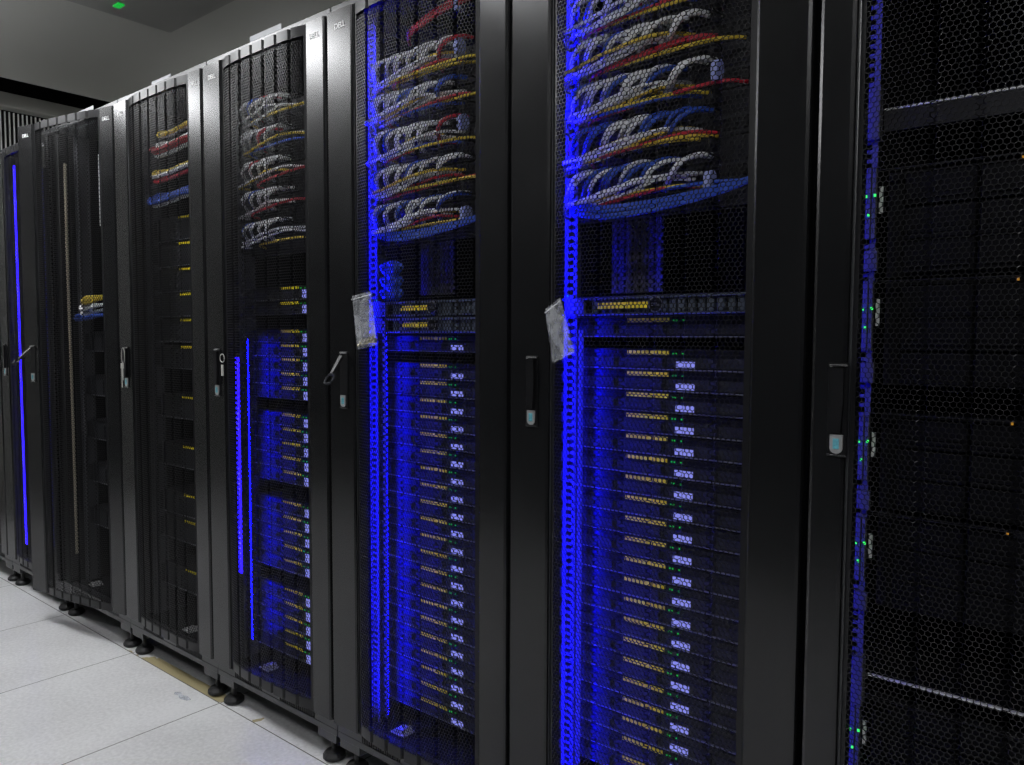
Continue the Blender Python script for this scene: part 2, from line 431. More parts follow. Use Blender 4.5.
ME['caster'] = cs_.mesh('caster_wheel', M['rubber'])
ME['fork'] = MB().box(-0.018, 0.018, -0.02, 0.02, 0.05, 0.118, 0.002).mesh('caster_fork', M['black'])
hp = MB(); hp.box(0.050, 0.080, -0.0245, -0.021, 0.968, 1.112, 0.001)
ME['hplate'] = hp.mesh('handle_plate', M['black'])
ME['hlever'] = MB().prism([(0.056, 1.104), (0.074, 1.104), (0.075, 1.06), (0.072, 1.005), (0.058, 1.005), (0.055, 1.06)], -0.032, -0.0235, 'y').mesh('handle_lever', M['black'])
ME['hlip'] = MB().box(0.051, 0.079, -0.028, -0.024, 1.106, 1.110, 0.001).mesh('handle_lip', M['chrome'])
lk = MB(); pts = []
for k in range(9):
    a = math.pi+math.pi*k/8; pts.append((0.065+0.0095*math.cos(a), 0.982+0.0095*math.sin(a)))
lk.prism(pts+[(0.0745, 1.002), (0.0555, 1.002)], -0.0275, -0.0235, 'y')
ME['lock'] = lk.mesh('lock', M['locksteel'])
ME['lockface'] = MB().box(0.0605, 0.0695, -0.0283, -0.0276, 0.980, 0.996).mesh('lock_sticker', M['sticker'])
ME['hlow'] = MB().box(0.051, 0.079, -0.027, -0.024, 0.969, 0.9715).mesh('handle_base', M['chrome'])

RACKS = {4: ('the dark rack of storage arrays', 'dark grey server rack holding tall storage arrays with dim blue lit ears'),
         3: ('the rack with the crumpled bag', 'black server rack with a crumpled clear bag hung beside its handle'),
         2: ('the rack with the flat bag', 'black server rack with a flat bag of screws and an open handle'),
         1: ('the rack under the tall card', 'grey server rack with a tall pale card standing on its top edge'),
         0: ('the rack under the low card', 'grey server rack without blue light, keys hanging from its door handle'),
         -1: ('the rack with its door ajar', 'grey server rack whose door stands ajar with a bright metal lever swung out'),
         -2: ('the rack behind the ajar door', 'narrow-looking grey rack with a bright blue strip, half covered by the ajar door'),
         -3: ('the farthest rack', 'farthest server rack of the row, only its edge in view')}
AJAR = math.radians(10.5)
for n, (short, label) in RACKS.items():
    rk = empty('server_rack', label, 'server rack', (0.6*n+(0.010 if n == 4 else 0), 0, 0), 'row of server racks')
    link('frame', ME['frame'], rk); link('side_panel', ME['shell'], rk)
    link('light_block_post', ME['post'], rk)
    link('mounting_rail', ME['raill'], rk, ({3: 0.036, 2: 0.017, 4: -0.004}.get(n, 0.0), 0, 0)); link('mounting_rail', ME['railr'], rk)
    for fx in (0.048, 0.552):
        b_ = link('foot_bracket', ME['bracket'], rk, (fx, 0, 0))
        f_ = link('leveling_foot', ME['footpad'], rk, (fx, 0.022, 0)); link('foot_stem', ME['footstem'], f_)
        c_ = link('caster', ME['caster'], rk, (fx+(0.05 if fx < 0.3 else -0.05), 0.16, 0)); link('caster_fork', ME['fork'], c_)
    d = bpy.data.objects.new('door', None); COL.objects.link(d); d.parent = rk
    if n == -1:
        # hinge at the bar by the next rack
        d.location = (0.594-0.594*math.cos(AJAR), -0.594*math.sin(AJAR), 0); d.rotation_euler = (0, 0, AJAR)
    v = '4' if n == 4 else ''
    link('perforated_panel', HEX4 if n == 4 else HEX, d); link('panel_border', ME['tabs'+v], d)
    link('door_bar', ME['barl'+v], d); link('door_bar', ME['barr3' if n == 3 else 'barr'], d); link('door_edge', ME['edge'+v], d)
    hx = -0.016 if n == 4 else 0.0
    text_part('maker_logo', 'DELL', 0.0185, M['logo'], d, (0.060+hx*0.8, -0.0228, 1.912), (math.pi/2, 0, 0))
    text_part('maker_logo', 'DELL', 0.0185, M['logo'], d, (0.556, -0.0228, 1.912), (math.pi/2, 0, 0))
    link('handle_plate', ME['hplate'], d, (hx, 0, 0)); link('handle_lip', ME['hlip'], d, (hx, 0, 0)); link('handle_base', ME['hlow'], d, (hx, 0, 0))
    link('lock', ME['lock'], d, (hx, 0, 0)); link('lock_sticker', ME['lockface'], d, (hx, 0, 0))
    if n in (2, -1):
        L_ = 0.052 if n == 2 else 0.06
        mb = MB(); mb.prism([(-0.006, 0.0), (0.006, 0.0), (0.005, -L_), (-0.005, -L_)], -0.004, 0.003, 'y')
        lv = build('handle_lever', mb, M['rubber'] if n == 2 else M['chrome'], d, (0.065, -0.030, 1.100))
        gp = MB(); gp.tube([(-0.011, 0, -L_-0.004), (0.011, 0, -L_-0.004), (0.011, 0, -L_-0.026), (-0.011, 0, -L_-0.026)], 0.003, 6, 3, True)
        build('lever_grip', gp, M['carrier'] if n == 2 else M['black'], lv)
        lv.rotation_euler = (math.radians(-34 if n == 2 else -48), 0, 0)
        if n == -1: lv['label'] = 'bright metal handle lever'
    else:
        link('handle_lever', ME['hlever'], d, (hx, 0, 0))

# ---------------------------------------------------------------- blue light strips
def strip(n, x, y, z0, z1, label, w=0.008, dots=False, m='blueled', face='y', group='blue light strips inside the racks'):
    t = empty('light_strip', label, 'light strip', (0.6*n+x+(0.010 if n == 4 else 0), y, z0), group)
    if dots or m == 'bluefaint':
        build('glowing_strip', MB().box(-w/2, w/2, -0.001, 0.001, 0, z1-z0), M[m], t)
        build('strip_backing', MB().box(-w/2-0.001, w/2+0.001, 0.0012, 0.003, -0.004, z1-z0+0.004), M['rail'], t)
    elif face == 'x':   # on the rail edge, shining across the server fronts
        build('glowing_strip', MB().box(-0.0005, 0.0005, -w/2, w/2, 0, z1-z0), M[m], t)
        build('strip_backing', MB().box(-0.003, -0.0007, -w/2-0.001, w/2, -0.004, z1-z0+0.004).box(-0.003, 0.010, -w/2-0.0025, -w/2-0.0012, -0.004, z1-z0+0.004), M['rail'], t)  # second box is an added shield against blue light spilling forward
    else:   # behind the door bar, shining back on the rail
        build('glowing_strip', MB().box(-w/2, w/2, -0.0005, 0.0005, 0, z1-z0), M[m], t)
        build('strip_backing', MB().box(-w/2-0.003, w/2+0.003, -0.003, -0.0008, -0.004, z1-z0+0.004), M['rail'], t)
    if dots:
        k = 0; z = 0.01; mb = MB()
        while z < z1-z0-0.01:
            mb.box(-0.0015, 0.0015, -0.0022, -0.0011, z-0.003, z+0.003); z += 0.0167
        build('light_chips', mb, M['bluetip'], t)['kind'] = 'stuff'
    return t

ORD = ['top', 'second from the top', 'third from the top', 'fourth from the top', 'fifth from the top', 'sixth from the top', 'seventh from the top',
       'eighth from the top', 'ninth from the top', 'tenth from the top', 'eleventh from the top', 'twelfth from the top', 'thirteenth from the top',
       'fourteenth from the top', 'fifteenth from the top', 'sixteenth from the top', 'seventeenth from the top', 'eighteenth from the top',
       'nineteenth from the top', 'twentieth from the top', 'twenty-first from the top', 'lowest']
U = 0.0429

# prototype meshes of the one-unit server (origin: top edge of the face, x 0.0587..0.541, face y=0.14)
SX0, SX1, SY = 0.0587, 0.5413, 0.10
DY = -0.04
LBL = {3: (0.215, 0.305, 0.324, 0.361), 2: (0.215, 0.306, 0.322, 0.362), 1: (0.198, 0.299, 0.330, 0.362), 0: (0.20, 0.29, 0.33, 0.36)}
def server_meshes(h, tagp):
    D = {}
    D['chassis'] = MB().box(0.075, 0.525, SY+0.003, SY+0.68, -h+0.0012, -0.0012).mesh('chassis', M['chassis'])
    mb = MB()
    mb.box(SX0, SX1, SY-0.003, SY+0.002, -h+0.001, -h+0.0032)
    D['lip'] = mb.mesh('face_lip', M['lipgrey'])
    for nm, a, b in (('earl', SX0, SX0+0.018), ('earr', SX1-0.018, SX1)):
        e = MB(); e.box(a, b, SY-0.006, SY+0.002, -h+0.0045, -0.004, 0.001); e.box(a+0.005, b-0.005, SY-0.022, SY-0.0065, -h+0.010, -0.010, 0.002)
        D[nm] = e.mesh('rack_ear', M['carrier'])
    x = SX0+0.022; w = (SX1-SX0-0.044)/4
    for k in range(4):
        c = MB(); a = x+k*w; c.box(a+0.001, a+w-0.001, SY-0.001, SY+0.002, -h+0.005, -0.017, 0.0008)
        c.box(a+w-0.012, a+w-0.005, SY-0.006, SY-0.0012, -h+0.008, -0.019, 0.0008)
        D['drv%d' % k] = c.mesh('drive_carrier', M['carrier'])
    D['vent'] = MB().box(SX0+0.022, SX1-0.022, SY-0.0008, SY+0.002, -0.0155, -0.004).mesh('vent_strip', M['black'])
    return D
S1 = server_meshes(U, '1'); S2 = server_meshes(2*U, '2')
ME['ylab'] = MB().box(0.213, 0.306, SY-0.0022, SY-0.0009, -0.0125, -0.0045).mesh('yellow_label', M['yellow'])
lcdm = MB()
for k in range(4): lcdm.box(0.323+k*0.0098, 0.3315+k*0.0098, SY-0.0042, SY-0.0012, 0.006-U, 0.018-U)
ME['lcd'] = lcdm.mesh('status_screen', M['lcd'])
leds = MB()
for k, x in enumerate((0.314, 0.320, 0.334)): leds.box(x, x+0.0028, SY-0.0024, SY-0.0009, -0.0115, -0.0085)
lcdt = MB()
for a in range(3):
    for b in range(2): lcdt.box(0.326+a*0.0105, 0.334+a*0.0105, SY-0.0042, SY-0.0012, 0.004-U+b*0.013, 0.0145-U+b*0.013)
ME['lcdtall'] = lcdt.mesh('status_screen', M['lcd'])
ME['led'] = leds.mesh('status_lights', M['green'])
def server(n, ztop, idx, S=S1, kind='server', lcd=True, yl=True, led=True, text=None, group=None):
    short = RACKS[n][0]
    lab = text or 'black one-unit server, %s in %s' % (ORD[min(idx, 21)], short)
    t = empty('rack_server', lab, 'server', (0.6*n, 0, ztop), group or 'servers stacked in '+short)
    link('chassis', S['chassis'], t); link('face_lip', S['lip'], t)
    link('rack_ear', S['earl'], t); link('rack_ear', S['earr'], t); link('vent_strip', S['vent'], t)
    for k in range(4): link('drive_carrier', S['drv%d' % k], t)
    if yl: link('yellow_label', ME['ylab'], t)
    if lcd: link('status_screen', ME['lcdtall' if n == 1 else 'lcd'], t)
    if led: link('status_light', ME['led'], t)
    return t

# bezelled two-unit machine with a round badge
def bezel_server(n, zc, label, gr, lx0, lx1):
    t = empty('bezel_server', label, 'server', (0.6*n, 0, zc), gr)
    build('chassis', MB().box(0.075, 0.525, SY-0.01, SY+0.68, -0.021, 0.021), M['chassis'], t)
    bz = MB()
    # honeycomb-fronted curved bezel: upper and lower frames with slats
    for k in range(24):
        a = 0.07+k*0.0193
        if a < 0.135: continue
        bz.box(a, a+0.014, 0.064+0.006*abs(math.sin(k*0.9)), 0.078, -0.014, 0.012, 0.001)
    bz.box(0.064, 0.536, 0.060, 0.090, 0.0125, 0.0175, 0.001); bz.box(0.064, 0.536, 0.060, 0.090, -0.0185, -0.0145, 0.001)
    build('front_bezel', bz, M['bezel'], t)
    e = MB(); e.prism([(0.092, -0.019), (0.092, 0.021), (0.108, 0.021), (0.138, 0.008), (0.138, -0.019)], 0.052, 0.0595, 'y')
    build('bezel_latch', e, M['rail'], t)
    bd = MB(); bd.prism([(0.300+0.014*math.cos(a*math.pi/12), 0.014*math.sin(a*math.pi/12)) for a in range(24)], 0.054, 0.0585, 'y')
    bg = build('round_badge', bd, M['black'], t)
    rg = MB(); rg.tube([(0.300+0.014*math.cos(a*math.pi/8), 0.0538, 0.014*math.sin(a*math.pi/8)) for a in range(16)], 0.0010, 5, 2, True)
    build('badge_ring', rg, M['lipgrey'], bg)
    text_part('badge_text', 'DELL', 0.008, M['lipgrey'], bg, (0.300, 0.0535, 0), (math.pi/2, 0, 0))
    build('yellow_label', MB().box(lx0, lx1, 0.0575, 0.0592, -0.006, 0.006), M['yellow'], t)
    lg = MB(); lg.box(0.092, 0.096, 0.056, 0.0595, 0.0205, 0.0240); build('status_light', lg, M['green'], t)
    return t

# ---------------------------------------------------------------- patch panels and cables
CABLES = 0
def cable(name, label, group, pts, colour, r=0.0027, boot=False):
    global CABLES
    CABLES += 1
    pts = [(p[0], min(p[1], 0.138)+DY, p[2]) for p in pts]
    mb = MB(); mb.tube(pts, r, 6, 4)
    o = build(name, mb, M[colour+'_cable'], smooth=True)
    tag(o, label, 'patch cable', group)
    return o
PORTS = MB()
PORTS.box(SX0, SX1, SY, SY+0.03, -U+0.001, -0.001)
ME['ppanel'] = PORTS.mesh('panel_body', M['chassis'])
pm = MB()
for k in range(24):
    a = 0.088+k*0.0178
    pm.box(a, a+0.012, SY-0.003, SY-0.0005, -0.031, -0.013)
ME['pport'] = pm.mesh('port_row', M['black'])
ME['plab'] = MB().box(0.088, 0.512, SY-0.0012, SY-0.0002, -0.011, -0.006).mesh('label_strip', M['carrier'])
rg = MB()
rg.tube([(0, SY-0.002, -0.008), (0, SY-0.045, -0.008), (0, SY-0.05, -0.014), (0, SY-0.05, -0.032), (0, SY-0.045, -0.038), (0, SY-0.002, -0.038)], 0.0022, 5, 2)
ME['ring'] = rg.mesh('guide_ring', M['black'])
ROWN = ['lowest', 'second lowest', 'middle', 'second highest', 'highest', 'topmost']
def patch_row(n, k, z, combs, flats, seed, blue_share=0.15):
    rr = random.Random(seed); short = RACKS[n][0]; X = 0.6*n
    t = empty('patch_bay', 'black patch panel behind the cords, %s in %s' % (ROWN[k], short), 'patch panel', (X, 0, z+0.022), 'patch panels in '+short)
    link('panel_body', ME['ppanel'], t); link('port_row', ME['pport'], t); link('label_strip', ME['plab'], t)
    t = empty('cable_manager', 'black ringed cable manager, %s in %s' % (ROWN[k], short), 'cable manager', (X, 0, z+0.022-U), 'cable managers in '+short)
    link('panel_body', ME['ppanel'], t)
    for c in range(5): link('guide_ring', ME['ring'], t, (0.09+c*0.105, 0, 0))
    # diagonal comb
    ncl = combs//2
    for i in range(ncl):
        big = 0.043*i if i < 5 else 0.043*i+0.02
        for j in range(2):
            x = 0.098+big*0.94+j*0.012+rr.uniform(-0.004, 0.004); dz = rr.uniform(-0.003, 0.003)-j*0.002
            col = 'grey'; q = rr.random()
            if q < blue_share: col = 'blue'
            elif q > 0.93: col = 'red'
            s = rr.uniform(0.85, 1.15)
            pts = [(X+x-0.034, SY+0.034, z-0.020+dz), (X+x-0.012, 0.108-j*0.006, z-0.012+dz), (X+x+0.012*s, 0.082-j*0.006, z+0.003+dz), (X+x+0.032*s, 0.078, z+0.019+dz),
                   (X+x+0.050*s, 0.098, z+0.029+dz), (X+x+0.062*s, 0.128, z+0.031+dz)]
            cable('patch_cable', 'short slanting %s cord, %s row in %s' % (col, ROWN[k], short), '%s comb cords, %s row, %s' % (col, ROWN[k], short), pts, col, 0.0048)
    # flat bundles running along
    zf = z-0.036
    for i in range(flats):
        if i < flats*0.6:
            col = 'grey' if rr.random() < 0.85 else 'yellow'
            a = 0.086+rr.uniform(-0.012, 0.02)+i*0.006; dz = rr.uniform(-0.007, 0.008)
            e = rr.uniform(0.28, 0.36)
            y0 = 0.075+rr.uniform(-0.012, 0.012)
            pts = [(X+a-0.01, 0.13, zf+0.004+dz), (X+a, y0+0.012, zf-0.001+dz), (X+a+0.05, y0, zf+0.001+dz), (X+a+0.12, y0-0.002, zf+0.014+dz*1.2), (X+e-0.03, y0+0.004, zf+0.029+dz*0.6), (X+e+0.02, 0.13, zf+0.032+dz)]
        elif i < flats*0.9:
            col = ['red', 'yellow', 'red', 'yellow', 'blue'][(k*2+i+n) % 5]
            a = 0.15+rr.uniform(-0.02, 0.03); dz = rr.uniform(-0.006, 0.006); e = rr.uniform(0.36, 0.5)
            y0 = 0.095+rr.uniform(-0.012, 0.0)
            sl = 0.022 if col == 'red' else 0.008
            lo = -0.006 if col == 'red' else 0.0
            pts = [(X+a-0.02, 0.13, zf+lo+dz-0.004), (X+a+0.01, y0, zf+lo+dz), (X+(a+e)/2, y0-0.008, zf+lo+sl*0.6+dz), (X+e-0.04, y0, zf+lo+sl+dz), (X+e, 0.12, zf+lo+sl+dz)]
        else:
            col = 'blue'; y0 = 0.095
            a = 0.30+rr.uniform(-0.03, 0.03); dz = rr.uniform(-0.006, 0.006)
            pts = [(X+a, 0.128, zf+dz), (X+a+0.04, y0, zf+0.004+dz), (X+0.44, y0-0.01, zf+0.018+dz), (X+0.52, y0+0.005, zf+0.030+dz), (X+0.545, 0.12, zf+0.03+dz)]
        cable('patch_cable', 'long %s cord, %s flat bundle in %s' % (col, ROWN[k], short), '%s long cords, %s row, %s' % (col, ROWN[k], short), pts, col, 0.0036)
def cable_tie(n, x, z, label, m='wrap'):
    t = MB(); t.prism([(-0.014, -0.016), (-0.018, -0.006), (-0.018, 0.008), (-0.012, 0.018), (0.0, 0.022), (0.010, 0.016), (0.012, 0.0), (0.006, -0.014)], -0.006, 0.006, 'x')
    o = build('cable_tie', t, M[m], loc=(0.6*n+x, 0.048, z), smooth=False)
    tag(o, label, 'cable tie', 'pale wraps around cord bundles')

for k in range(5):
    patch_row(3, k, 1.452+0.0845*k, 12, 9, 100+k, 0.25)
    patch_row(2, k, 1.450+0.0885*k, 12, 9, 200+k, 0.22)
for k in range(5):
    patch_row(1, k, 1.458+0.0885*k, 8, 3, 300+k, 0.15)
for i in range(5):  # drooping blue cords under the bundles
    for n in (3, 2):
        X = 0.6*n; dz = -0.005*i+R_.uniform(-0.003, 0.003)
        cable('patch_cable', 'blue cord drooping below all patch rows in '+RACKS[n][0], 'drooping blue cords in '+RACKS[n][0],
              [(X+0.085, 0.13, 1.44+dz), (X+0.11, 0.09, 1.422+dz), (X+0.20, 0.075, 1.404+dz), (X+0.32, 0.07, 1.404+dz*0.8), (X+0.44, 0.075, 1.416+dz*0.5), (X+0.52, 0.09, 1.43), (X+0.545, 0.125, 1.435)], 'blue', 0.0036)
for i in range(5):
    X = 1.2; dz = R_.uniform(-0.008, 0.008)
    cable('patch_cable', 'red cord arching above all patch rows in '+RACKS[2][0], 'arching red cords in '+RACKS[2][0],
          [(X+0.20, 0.12, 1.868+dz), (X+0.24, 0.085, 1.872+dz), (X+0.34, 0.075, 1.892+dz*1.1), (X+0.45, 0.08, 1.902+dz), (X+0.52, 0.11, 1.905+dz*0.5)], 'red', 0.004)
for n, x, z, w in ((3, 0.41, 1.815, 'topmost bundle'), (3, 0.42, 1.615, 'middle bundle'), (3, 0.41, 1.425, 'drooping blue bundle'),
                   (2, 0.40, 1.895, 'arching red bundle'), (2, 0.40, 1.80, 'second highest bundle'), (2, 0.41, 1.63, 'middle bundle'), (2, 0.42, 1.425, 'drooping blue bundle')):
    cable_tie(n, x, z, 'pale wrap around the %s in %s' % (w, RACKS[n][0]))
# small bunches in the two plainer racks
def bunch(n, x0, x1, z, cols, seed, where):
    rr = random.Random(seed); X = 0.6*n
    for i, c in enumerate(cols):
        dz = rr.uniform(-0.016, 0.016)-0.004*i; y = 0.08+rr.uniform(-0.015, 0.015); r = rr.uniform(0.006, 0.008)
        cable('patch_cable', '%s cord in the %s of %s' % (c, where, RACKS[n][0]), '%s cords, %s, %s' % (c, where, RACKS[n][0]),
              [(X+x0+0.03, 0.13, z+dz+0.012), (X+x0, y+0.01, z+dz+0.006), (X+x0+0.02, y-0.005, z+dz-0.010), (X+(x0+x1)/2, y-0.005, z-0.008+dz), (X+x1, y, z+0.004+dz), (X+x1+0.08, 0.11, z+0.006+dz)], c, r)
bunch(0, 0.20, 0.42, 1.845, ['grey', 'yellow'], 1, 'top loop')
bunch(0, 0.16, 0.40, 1.79, ['grey', 'grey', 'red', 'red'], 2, 'upper bunch')
bunch(0, 0.15, 0.40, 1.71, ['grey', 'yellow', 'red', 'red'], 3, 'middle bunch')
bunch(0, 0.15, 0.38, 1.625, ['blue', 'blue', 'blue', 'grey'], 4, 'lowest bunch')
bunch(-1, 0.13, 0.30, 1.285, ['yellow', 'yellow', 'grey'], 5, 'upper bunch')
bunch(-1, 0.11, 0.30, 1.235, ['grey', 'blue', 'blue'], 6, 'lower bunch')

# ---------------------------------------------------------------- servers
bezel_server(3, 1.2125, 'machine with a lit grey bezel and round badge in '+RACKS[3][0], 'bezelled machines', 0.168, 0.281)
server(3, 1.1925, 0, lcd=False, text='black server directly beneath the badge bezel in '+RACKS[3][0])
for i in range(21):
    server(3, 1.1285-i*0.04205, i)
bezel_server(2, 1.2195, 'upper of two round-badge machines in '+RACKS[2][0], 'bezelled machines', 0.188, 0.298)
bezel_server(2, 1.178, 'lower of two round-badge machines in '+RACKS[2][0], 'bezelled machines', 0.193, 0.288)
server(2, 1.1545, 0, text='black server directly beneath both badge bezels in '+RACKS[2][0])
for i in range(21):
    server(2, 1.0865-i*0.0429, i)
zs = [1.300, 1.256, 1.173] + [1.173-0.0424*k for k in range(1, 5)] + [0.923-0.0432*k for k in range(5)] + [0.657-0.0445*k for k in range(5)] + [0.389-0.0427*k for k in range(5)]
for i, z in enumerate(zs): server(1, z, i)
for i, z in enumerate([1.567, 1.478, 1.389, 1.303, 1.213, 1.119, 0.943, 0.769, 0.597, 0.503, 0.327]):
    server(0, z, i, S=S2, lcd=False, led=i > 4, text='black two-unit server, %s in %s' % (ORD[i], RACKS[0][0]))
for i, z in enumerate([1.17, 0.99, 0.81, 0.63, 0.45]):
    server(-1, z, i, S=S2, lcd=False, yl=(i == 3), text='dark two-unit server, %s in %s' % (ORD[i], RACKS[-1][0]))
for i, z in enumerate([1.5, 1.3, 1.1, 0.9, 0.7]):
    server(-2, z, i, S=S2, lcd=False, yl=False, text='dark two-unit server, %s in %s' % (ORD[i], RACKS[-2][0]))

# blanking plate and cabling gear behind the bare middle of the two blue racks
for n, z, h in ((3, 1.41, 0.165), (2, 1.41, 0.15)):
    t = empty('cable_gear', 'perforated blank plate between cords and servers in '+RACKS[n][0], 'blank plate', (0.6*n, 0, z), 'blank plates')
    mb = MB()
    for a in range(7): mb.box(0.11+a*0.018, 0.122+a*0.018, 0.20, 0.204, -h, 0)
    for a in range(12): mb.box(0.11, 0.235, 0.2005, 0.2035, -h+a*0.0145, -h+0.007+a*0.0145)
    build('plate', mb, M['rail'], t)

for q, z in enumerate((1.322, 1.288, 1.258)):
    mb = MB()
    for r_, yy in ((0.036, 0), (0.028, -0.009), (0.020, 0.002), (0.012, -0.006)):
        mb.tube([(r_*math.cos(a*math.pi/6), yy+0.004*math.sin(a*2.1), 0.42*r_*math.sin(a*math.pi/6)) for a in range(12)], 0.0055, 6, 3, True)
    o = build('cable_coil', mb, M['blue_cable'], loc=(1.2+0.135, 0.075, z), smooth=True)  # blue glow on the coils is painted in through the cord colour
    tag(o, 'spare cord coil painted as if blue lit above the badge machines, %s of three' % ('highest', 'middle', 'lowest')[q], 'cable coil', 'coils of spare cord')

# storage arrays of the dark rack
def array(z1, h, label, leds=True):
    t = empty('storage_array', label, 'storage array', (2.407, 0, z1), 'storage arrays')
    build('chassis', MB().box(0.08, 0.52, SY+0.02, SY+0.7, -h+0.002, -0.002), M['array'], t)
    e = MB(); hh = h*0.66
    e.box(0.060, 0.071, 0.050, 0.060, -hh, -0.003, 0.001); e.box(0.0715, 0.078, 0.052, 0.060, -hh, -0.003, 0.001)
    build('status_ear', e, M['rail'], t)
    e2 = MB(); e2.box(0.060, 0.083, 0.050, 0.060, -h+0.008, -hh-0.018, 0.001); build('lower_ear', e2, M['rail'], t)
    if leds:
        l = MB(); zz = -hh*0.42
        l.box(0.063, 0.066, 0.0480, 0.0495, zz-0.002, zz+0.002); l.box(0.075, 0.079, 0.0500, 0.0515, zz-0.001, zz+0.003)
        l.box(0.067, 0.070, 0.0480, 0.0495, zz-0.031, zz-0.027)
        build('status_light', l, M['greenbright'], t)
        build('barcode_label', MB().box(0.080, 0.086, 0.062, 0.064, -hh*0.65, -hh*0.28), M['white'], t)
    nr = 3 if h > 0.12 else 1
    for r in range(nr):
        for c in range(4):
            a = 0.108+c*0.104; b0 = -h+0.006+r*(h-0.012)/nr; b1 = b0+(h-0.012)/nr-0.003
            m_ = MB(); m_.box(a, a+0.100, SY, SY+0.019, b0, b1, 0.0015); m_.box(a+0.006, a+0.094, SY-0.004, SY-0.0005, b0+0.008, b0+0.016, 0.001)
            build('drive_carrier', m_, M['array'], t)
    build('top_lip', MB().box(0.06, 0.54, 0.085, SY, -0.0025, -0.0008), M['chassis'], t)
    build('warning_light', MB().box(0.262, 0.266, SY-0.0025, SY-0.0008, -0.008, -0.004), M['amber'], t)
    build('model_badge', MB().box(0.272, 0.40, SY-0.0022, SY-0.0008, -0.0115, -0.004), M['carrier'], t)
for z, h, l in ((1.419, 0.172, 'storage array just beneath the bright shelf lip in the dark rack'), (1.243, 0.172, 'second storage array from the bright shelf lip in the dark rack'),
             (1.030, 0.162, 'storage array under the bare gap in the dark rack'), (0.866, 0.162, 'storage array above the lower pale shelf line in the dark rack'),
             (0.560, 0.172, 'lowest storage array with green lights in the dark rack')):
    array(z, h, l)
def shelf(z, h, label):
    t = empty('rack_shelf', label, 'rack shelf', (2.407, 0, z), 'pale lipped shelves in the dark rack')
    build('tray', MB().box(0.06, 0.54, 0.075, 0.70, -0.004, -0.0005), M['array'], t)
    build('front_lip', MB().box(0.082, 0.54, 0.068, 0.074, -0.0035, 0.0, 0.0005), M['edge'], t)
    if h > 0: build('front_plate', MB().box(0.082, 0.54, 0.070, 0.074, -h, -0.004), M['chassis'], t)
    build('blue_lit_ear', MB().box(0.058, 0.081, 0.050, 0.0675, -max(h, 0.05), 0.03, 0.001), M['rail'], t)
shelf(1.508, 0.036, 'shelf with an upper lip coloured as if lit above all storage arrays'); shelf(0.604, 0.0, 'lower shelf whose lip coloured as if lit crosses the dark rack')

# ---------------------------------------------------------------- light strips
LS = 'hidden blue light strip inside '
strip(3, 0.092, 0.030, 0.16, 1.92, 'blue light strip shining back on the mounting rail of '+RACKS[3][0])
strip(2, 0.072, 0.030, 0.16, 1.92, 'blue light strip shining back on the mounting rail of '+RACKS[2][0])
strip(3, 0.126, 0.062, 0.16, 1.16, 'blue light strip beside the servers of '+RACKS[3][0], m='bluedim', face='x')
strip(2, 0.124, 0.062, 0.16, 1.16, 'blue light strip beside the servers of '+RACKS[2][0], m='bluedim', face='x')
strip(3, 0.020, 0.042, 1.38, 1.93, 'blue light strip added to tint the cords of '+RACKS[3][0], m='bluedim', face='x')  # extra strip added to turn the cords bluer
strip(2, 0.020, 0.042, 1.38, 1.93, 'blue light strip added to tint the cords of '+RACKS[2][0], m='bluedim', face='x')  # extra strip, likewise added for a bluer tint
strip(1, 0.088, 0.062, 0.20, 1.14, 'blue light strip beside the servers of '+RACKS[1][0], m='bluedim', face='x')
strip(1, 0.088, 0.028, 0.42, 1.085, 'bright blue light strip glowing in '+RACKS[1][0], w=0.020, dots=True, m='bluesoft')
strip(-2, 0.112, 0.02, 0.20, 1.90, 'blue light strip glowing in '+RACKS[-2][0], w=0.018, dots=True, m='bluesoft')
strip(4, 0.050, 0.034, 0.16, 1.92, 'dim blue light strip shining on the array ears of '+RACKS[4][0], m='bluear')

# ---------------------------------------------------------------- bags, cards, keys and bits
def bag(outline, loc, rot, label, bulge=0.008, screws=False):
    # outline: quad corners (x,z): tl, tr, br, bl ; puffed two-sided pouch
    t = empty('plastic_bag', label, 'plastic bag', loc, 'clear bags hung on the doors', rot)
    tl, tr, br, bl = [Vector(p) for p in outline]
    nu, nv = 10, 18; rr = random.Random(len(label))
    for side, nm in ((-1, 'front_film'), (1, 'back_film')):
        vs = []; fs = []
        for j in range(nv+1):
            v = j/nv
            for i_ in range(nu+1):
                u = i_/nu; p = (tl*(1-u)+tr*u)*(1-v)+(bl*(1-u)+br*u)*v
                k = (4*u*(1-u))**0.5*(4*v*(1-v))**0.5 if 0 < u < 1 and 0 < v < 1 else 0
                y = side*(bulge*k+(0.0012*math.sin(9*u+5*v)+0.0008*rr.uniform(-1, 1) if k else 0))
                vs.append((p[0], y, p[1]))
        for j in range(nv):
            for i_ in range(nu):
                a = j*(nu+1)+i_; fs.append((a, a+1, a+nu+2, a+nu+1))
        mb = MB(); mb.add(vs, fs); o = build(nm, mb, M['bag'], t, smooth=True)
    zs_ = MB(); a = tl*0.93+bl*0.07; b = tr*0.93+br*0.07
    zs_.tube([(a[0], -0.003, a[1]), ((a[0]+b[0])/2, -0.004, (a[1]+b[1])/2), (b[0], -0.003, b[1])], 0.0012, 5, 2)
    build('zip_seal', zs_, M['white'], t)
    if screws:
        for q in range(9):
            u = 0.12+0.09*q; c = (bl*(1-u)+br*u); cx, cz = c[0], c[1]+0.010+0.006*(q % 2)
            m_ = MB(); m_.tube([(cx-0.005, 0.0, cz-0.002), (cx+0.006, 0.001, cz+0.003)], 0.0028, 6, 1); m_.box(cx+0.004, cx+0.008, -0.004, 0.005, cz-0.002, cz+0.008, 0.001)
            build('screw', m_, M['screw'], t)
    return t
